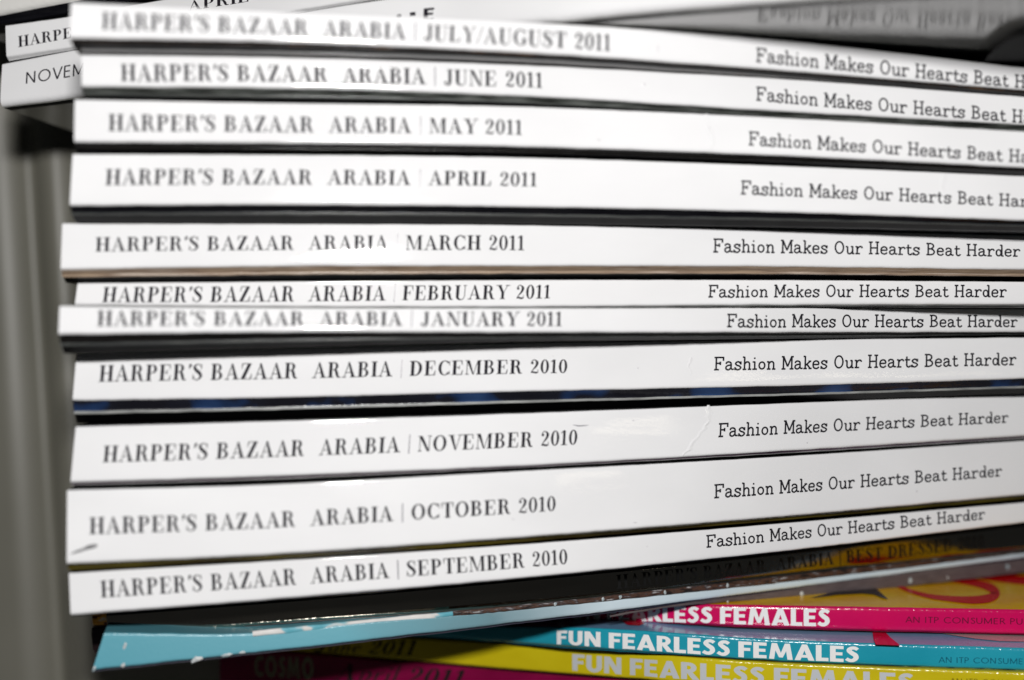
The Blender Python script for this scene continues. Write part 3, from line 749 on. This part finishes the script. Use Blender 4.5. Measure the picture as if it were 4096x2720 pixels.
# black varnished supplement
rb_ = magazine("glossy black spined supplement with dark raised lettering, mirroring the yellow cover on its right", Bd['black'], M['black_mirror'], M['edge_dull'], M['edge_dull'], Bd['tealthin'], reach=0.020, front=M['black_mirror'], strip_in=.0012, end_frac=.5)
lettering("title_lettering", Bd['black'], "HARPER'S BAZAAR  ARABIA | BEST DRESSED 2010", DIDOT, 2466, 3935, 2300, 2355, 2140, 2190, M['black_emboss'], rb_)

# thin teal magazine with worn edges
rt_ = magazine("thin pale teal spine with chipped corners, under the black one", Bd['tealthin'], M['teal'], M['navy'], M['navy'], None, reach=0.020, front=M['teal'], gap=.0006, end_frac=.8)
B_fl = Body([(1010, 2524), (1500, 2476), (2048, 2424), (3072, 2312), (4096, 2198)], [(1012, 2546), (1500, 2494), (2048, 2443), (3072, 2336), (4096, 2214)],
            [(1010, .3574), (1500, .3648), (2048, .3725), (2700, .3845), (3072, .3970), (4096, .4312)], seed=31, bulge=.00003, rough_edge=.00016, rt=.0003, rb=.0003)
B_fl.sheet("worn_edge", B_fl.spine_rows, [M['teal_dash'], M['loose']], lambda j: 0, rt_)
_me = rt_.children[-1].data
for p_ in _me.polygons:
    if p_.center.x > -0.016: p_.material_index = 1
B_mv = Body([(2440, 2462), (2700, 2413), (3072, 2362), (3600, 2296), (4096, 2226)], [(2440, 2468), (2700, 2428), (3072, 2398), (3600, 2350), (4096, 2290)],
            [(2440, .3815), (2700, .3862), (3072, .3985), (3600, .4150), (4096, .4335)], seed=32, bulge=.00006, rough_edge=.00012, rt=.0003, rb=.0004)
B_mv.sheet("worn_back_cover", B_mv.spine_rows, [M['mauve']], lambda j: 0, rt_)

# lower pile
GL = "colourful spined magazines at the bottom"
rm_ = magazine("dark magenta spine at the very bottom with pale block capitals and a script date", Bd['magenta'], M['magenta'], M['magenta'], M['magenta'], None, group=GL, front=M['magenta'])
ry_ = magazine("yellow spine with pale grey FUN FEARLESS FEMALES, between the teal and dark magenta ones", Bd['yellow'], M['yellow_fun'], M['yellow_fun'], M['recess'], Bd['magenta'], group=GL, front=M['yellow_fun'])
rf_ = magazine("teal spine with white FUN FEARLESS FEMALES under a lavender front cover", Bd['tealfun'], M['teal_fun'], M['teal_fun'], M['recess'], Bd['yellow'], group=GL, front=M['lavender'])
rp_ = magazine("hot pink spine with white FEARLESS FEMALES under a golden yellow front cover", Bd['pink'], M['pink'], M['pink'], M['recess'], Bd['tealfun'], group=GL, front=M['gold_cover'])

BT = "FUN FEARLESS FEMALES"
lettering("slogan_lettering", Bd['pink'], BT, BOLD, 2235, 3318, 2418, 2475, 2436, 2506, M['white_letter'], rp_)
lettering("slogan_lettering", Bd['tealfun'], BT, BOLD, 2228, 3434, 2521, 2576, 2586, 2650, M['white_letter'], rf_)
lettering("slogan_lettering", Bd['yellow'], BT, BOLD, 2290, 3650, 2616, 2682, 2693, 2768, M['grey_letter'], ry_)
PB = "AN ITP CONSUMER PUBLICATION"
lettering("publisher_lettering", Bd['pink'], PB, SANS, 3622, 4330, 2466, 2490, 2478, 2502, M['dark_letter'], rp_)
lettering("publisher_lettering", Bd['tealfun'], PB, SANS, 3755, 4400, 2627, 2650, 2642, 2664, M['dark_teal_letter'], rf_)
lettering("publisher_lettering", Bd['yellow'], PB, SANS, 3800, 4400, 2712, 2735, 2735, 2755, M['olive_letter'], ry_)
lettering("date_lettering", Bd['yellow'], "June 2011", ITAL, 1250, 1650, 2560, 2606, 2562, 2622, M['black_emboss'], ry_, shear=.32)
COND = {c: ([([(x * .52, y) for x, y in A], [(x * .52, y) for x, y in B_2]) for A, B_2 in st], ad * .56) for c, (st, ad) in BOLD.items()}
lettering("title_lettering", Bd['magenta'], "COSMO", COND, 1018, 1252, 2622, 2704, 2630, 2720, M['khaki_letter'], rm_)
lettering("date_lettering", Bd['magenta'], "April 2011", ITAL, 1330, 1840, 2650, 2722, 2680, 2750, M['black_emboss'], rm_, shear=.32)

# ---------------------------------------------------------------- rear pile at the upper left, leaning across the top
B_hb = Body([(22, 102), (278, 65), (540, 18), (1240, -100), (2400, -270)], [(26, 230), (321, 186), (1240, 34), (1500, -8), (2400, -140)],
            [(0, .392), (300, .390), (1240, .366), (2400, .335)], xr=2400, n=90, seed=41)
B_nv = Body([(9, 256), (321, 195), (1240, 43), (1500, 2), (2300, -100), (3072, -190), (4300, -300)], [(1, 425), (304, 386), (1240, 222), (1720, 142), (2300, 74), (3072, 6), (4300, -80)],
            [(0, .391), (300, .388), (1240, .364), (1720, .3526), (2300, .3318), (3072, .3076), (4300, .2765)], xr=4600, n=130, seed=42, rb=.0020)
B_tp = Body([(-160, -90), (0, -120), (282, -170), (1500, -380)], [(-160, 90), (0, 58), (282, 4), (1500, -210)],
            [(-160, .396), (300, .387), (1500, .365)], xr=1500, n=60, seed=43, rb=.0020)
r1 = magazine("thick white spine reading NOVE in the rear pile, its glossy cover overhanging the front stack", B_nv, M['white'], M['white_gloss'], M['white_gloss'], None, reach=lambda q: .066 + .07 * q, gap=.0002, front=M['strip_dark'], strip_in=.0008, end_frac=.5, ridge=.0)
r2 = magazine("white spine of the rear pile reading HARPE, directly on the NOVE one", B_hb, M['white'], M['white'], M['strip_dark'], B_nv, reach=.060, front=M['strip_dark'])
r3 = magazine("pale blank spine at the top left corner, uppermost of the rear pile", B_tp, M['cream'], M['strip_dark'], M['strip_dark'], B_hb, reach=.060, front=M['cream'])
lettering("title_lettering", B_hb, "HARPER", DIDOT, 72, 332, 145, 190, 100, 142, M['ink'], r2)
lettering("date_lettering", B_hb, "APRIL 2011", DIDOT, 752, 1180, 6, 45, -62, -22, M['ink'], r2)
lettering("title_lettering", B_nv, "NOVEMBER", SANS, 104, 450, 290, 336, 232, 280, M['ink'], r1)
MARK = {'.': ([D(.2, .62, .15)], .78), ':': ([S([(.2, .80), (.2, .48)], .32, smooth=False)], .82), 'E': (BOLD['E'][0], .72)}
lettering("subtitle_lettering", B_nv, ".:E", MARK, 1582, 1738, 48, 92, 30, 78, M['ink'], r1)
def on_plane(px, py, z):
    """the point of a level plane that the photograph shows at this pixel"""
    d = (z - H0) * F / (CY - py)
    return Vector(((px - CX) / F * d, d, z))
def print_patch(name, pts, z, mat, parent):
    v = [on_plane(x, y, z) for x, y in pts]
    return link(name, v, [tuple(range(len(v)))], [mat], None, parent, smooth=False)
def print_stroke(name, pts, widths, z, mat, parent):
    A, B = S(pts, widths)
    v, f = [], []
    for p, q in zip(A, B): v += [on_plane(*p, z), on_plane(*q, z)]
    for i in range(len(A) - 1): f.append((2 * i, 2 * i + 1, 2 * i + 3, 2 * i + 2))
    return link(name, v, f, [mat], None, parent, smooth=False)
z_nv = min(p.z for p in B_nv.B[118:])
print_patch("printed_motif", [(3925, 262), (3950, 225), (3985, 190), (4035, 155), (4090, 138), (4180, 122), (4180, 262)], z_nv - .0004, M['cover_dark'], r1)
# artwork on the two covers that show in the lower pile
zp = max(p.z for p in Bd['pink'].T[95:130]) + .0002
print_stroke("printed_motif", [(3570, 2330), (3598, 2345), (3650, 2366), (3720, 2384), (3800, 2394), (3890, 2399), (3955, 2392), (3985, 2374), (3962, 2350), (3900, 2331), (3800, 2316), (3720, 2310)],
             [10, 12, 14, 17, 22, 30, 34, 30, 34, 28, 20, 14], zp, M['red_print'], rp_)
print_patch("printed_motif", [(3840, 2300), (3940, 2299), (4060, 2300), (4200, 2310), (4200, 2352), (4096, 2338), (3990, 2326), (3900, 2312)], zp + .00005, M['red_print'], rp_)
print_patch("printed_motif", [(3240, 2392), (3330, 2368), (3440, 2350), (3500, 2350), (3522, 2368), (3552, 2396), (3530, 2391), (3495, 2377), (3450, 2373), (3350, 2378)], zp + .00003, M['black_print'], rp_)
zl = max(p.z for p in Bd['tealfun'].T[95:130]) + .0002
print_patch("printed_motif", [(3488, 2515), (3530, 2515), (3560, 2548), (3602, 2582), (3503, 2578), (3495, 2560)], zl, M['hotred_print'], rf_)
print_patch("printed_motif", [(3740, 2530), (4200, 2538), (4200, 2566), (4096, 2566), (4000, 2564), (3900, 2554)], zl, M['skin_print'], rf_)
print_patch("printed_motif", [(2480, 2478), (2560, 2478), (2578, 2494), (2556, 2502), (2510, 2499)], max(p.z for p in Bd['tealfun'].T[60:75]) + .0002, M['hotred_print'], rf_)

# ---------------------------------------------------------------- small printed magazines behind the left end of the teal spine
B_or = Body([(366, 2440), (1400, 2360)], [(372, 2505), (1400, 2420)], [(300, .3935), (1400, .40)], xr=1300, n=40, seed=51)
B_pl = Body([(364, 2512), (1400, 2430)], [(372, 2610), (1400, 2520)], [(300, .3925), (1400, .40)], xr=900, n=40, seed=52, rt=.003, rb=.003)
magazine("orange printed spine end peeping out left of the black spine", B_or, M['orange_print'], M['orange_print'], M['edge_light'], B_pl, reach=.05)
magazine("dark plum spine end behind the left corner of the pale teal spine", B_pl, M['plum_print'], M['plum_print'], M['plum_print'], None, reach=.05, front=M['edge_light'])

# ---------------------------------------------------------------- chips and bent corners along the worn edges
M['chip'] = paper('bare_paper_chip', [(0.26, 0.34, 0.37), (0.55, 0.55, 0.54)], rough=0.45, scale=(500, 500, 500), bump=.2)
def chips(body, spots, mat, parent, name="worn_chip", off=.00005):
    verts, faces = [], []
    for x, y, rx, ry in spots:
        u, f = body.u_of_px(x), body.frac_of_px(x, y)
        d = body.fd(x); base = len(verts); nn = 9
        hh = abs(body.fb(x) - body.ft(x))
        verts.append(body.at(u, f, off + .00012))
        for q in range(nn):
            a = 2 * math.pi * q / nn; r = 0.65 + 0.6 * random.random()
            verts.append(body.at(u + math.cos(a) * rx * r / F * d, f + math.sin(a) * ry * r / hh, off))
        for q in range(nn): faces.append((base, base + 1 + q, base + 1 + (q + 1) % nn))
    return link(name, verts, faces, [mat], None, parent, smooth=False)
tt_ = Bd['tealthin']
chips(tt_, [(384, 2674, 16, 14)], M['chip'], rt_); chips(tt_, [(512, 2656, 10, 9)], M['chip'], rt_)
chips(tt_, [(808, 2634, 22, 14)], M['chip'], rt_); chips(tt_, [(492, 2582, 6, 14)], M['chip'], rt_)
chips(tt_, [(930, 2617, 24, 6)], M['chip'], rt_); chips(tt_, [(985, 2610, 16, 6)], M['chip'], rt_)
for x, y in ((3205, 2374), (3640, 2322), (4030, 2268), (2910, 2408), (3790, 2310)):
    big = 1.0 if x in (3205, 3640, 4030) else .5
    chips(B_mv, [(x, y, 9 * big, 11 * big)], M['chip'], rt_)
for x in (2220, 2412, 2480, 2660, 2910):
    chips(B_fl, [(x, (B_fl.ft(x) + B_fl.fb(x)) / 2, 7, 9)], M['chip'], rt_)

# small rub marks on the glossy spines
for key, spots in {'dec': [(2552, 1472, 3, 3), (2210, 1424, 3, 2)], 'jun': [(2576, 338, 9, 7)], 'jul': [(2632, 195, 5, 14)], 'may': [(2838, 512, 5, 5), (2396, 560, 8, 3)],
                   'oct': [(3665, 1965, 7, 4), (2540, 2090, 12, 2), (2052, 2076, 4, 5)], 'sep': [(2588, 2186, 3, 3)], 'nov': [(3230, 1770, 6, 3), (2530, 1682, 5, 3)]}.items():
    for sp_ in spots: chips(Bd[key], [sp_], M['rub'] if 'rub' in M else M.setdefault('rub', paper('faint_rub_mark', [(0.60, 0.59, 0.61), (0.72, 0.71, 0.73)], rough=0.35, scale=(900, 900, 900), bump=.1)), roots[key], "rub_mark", .00003)
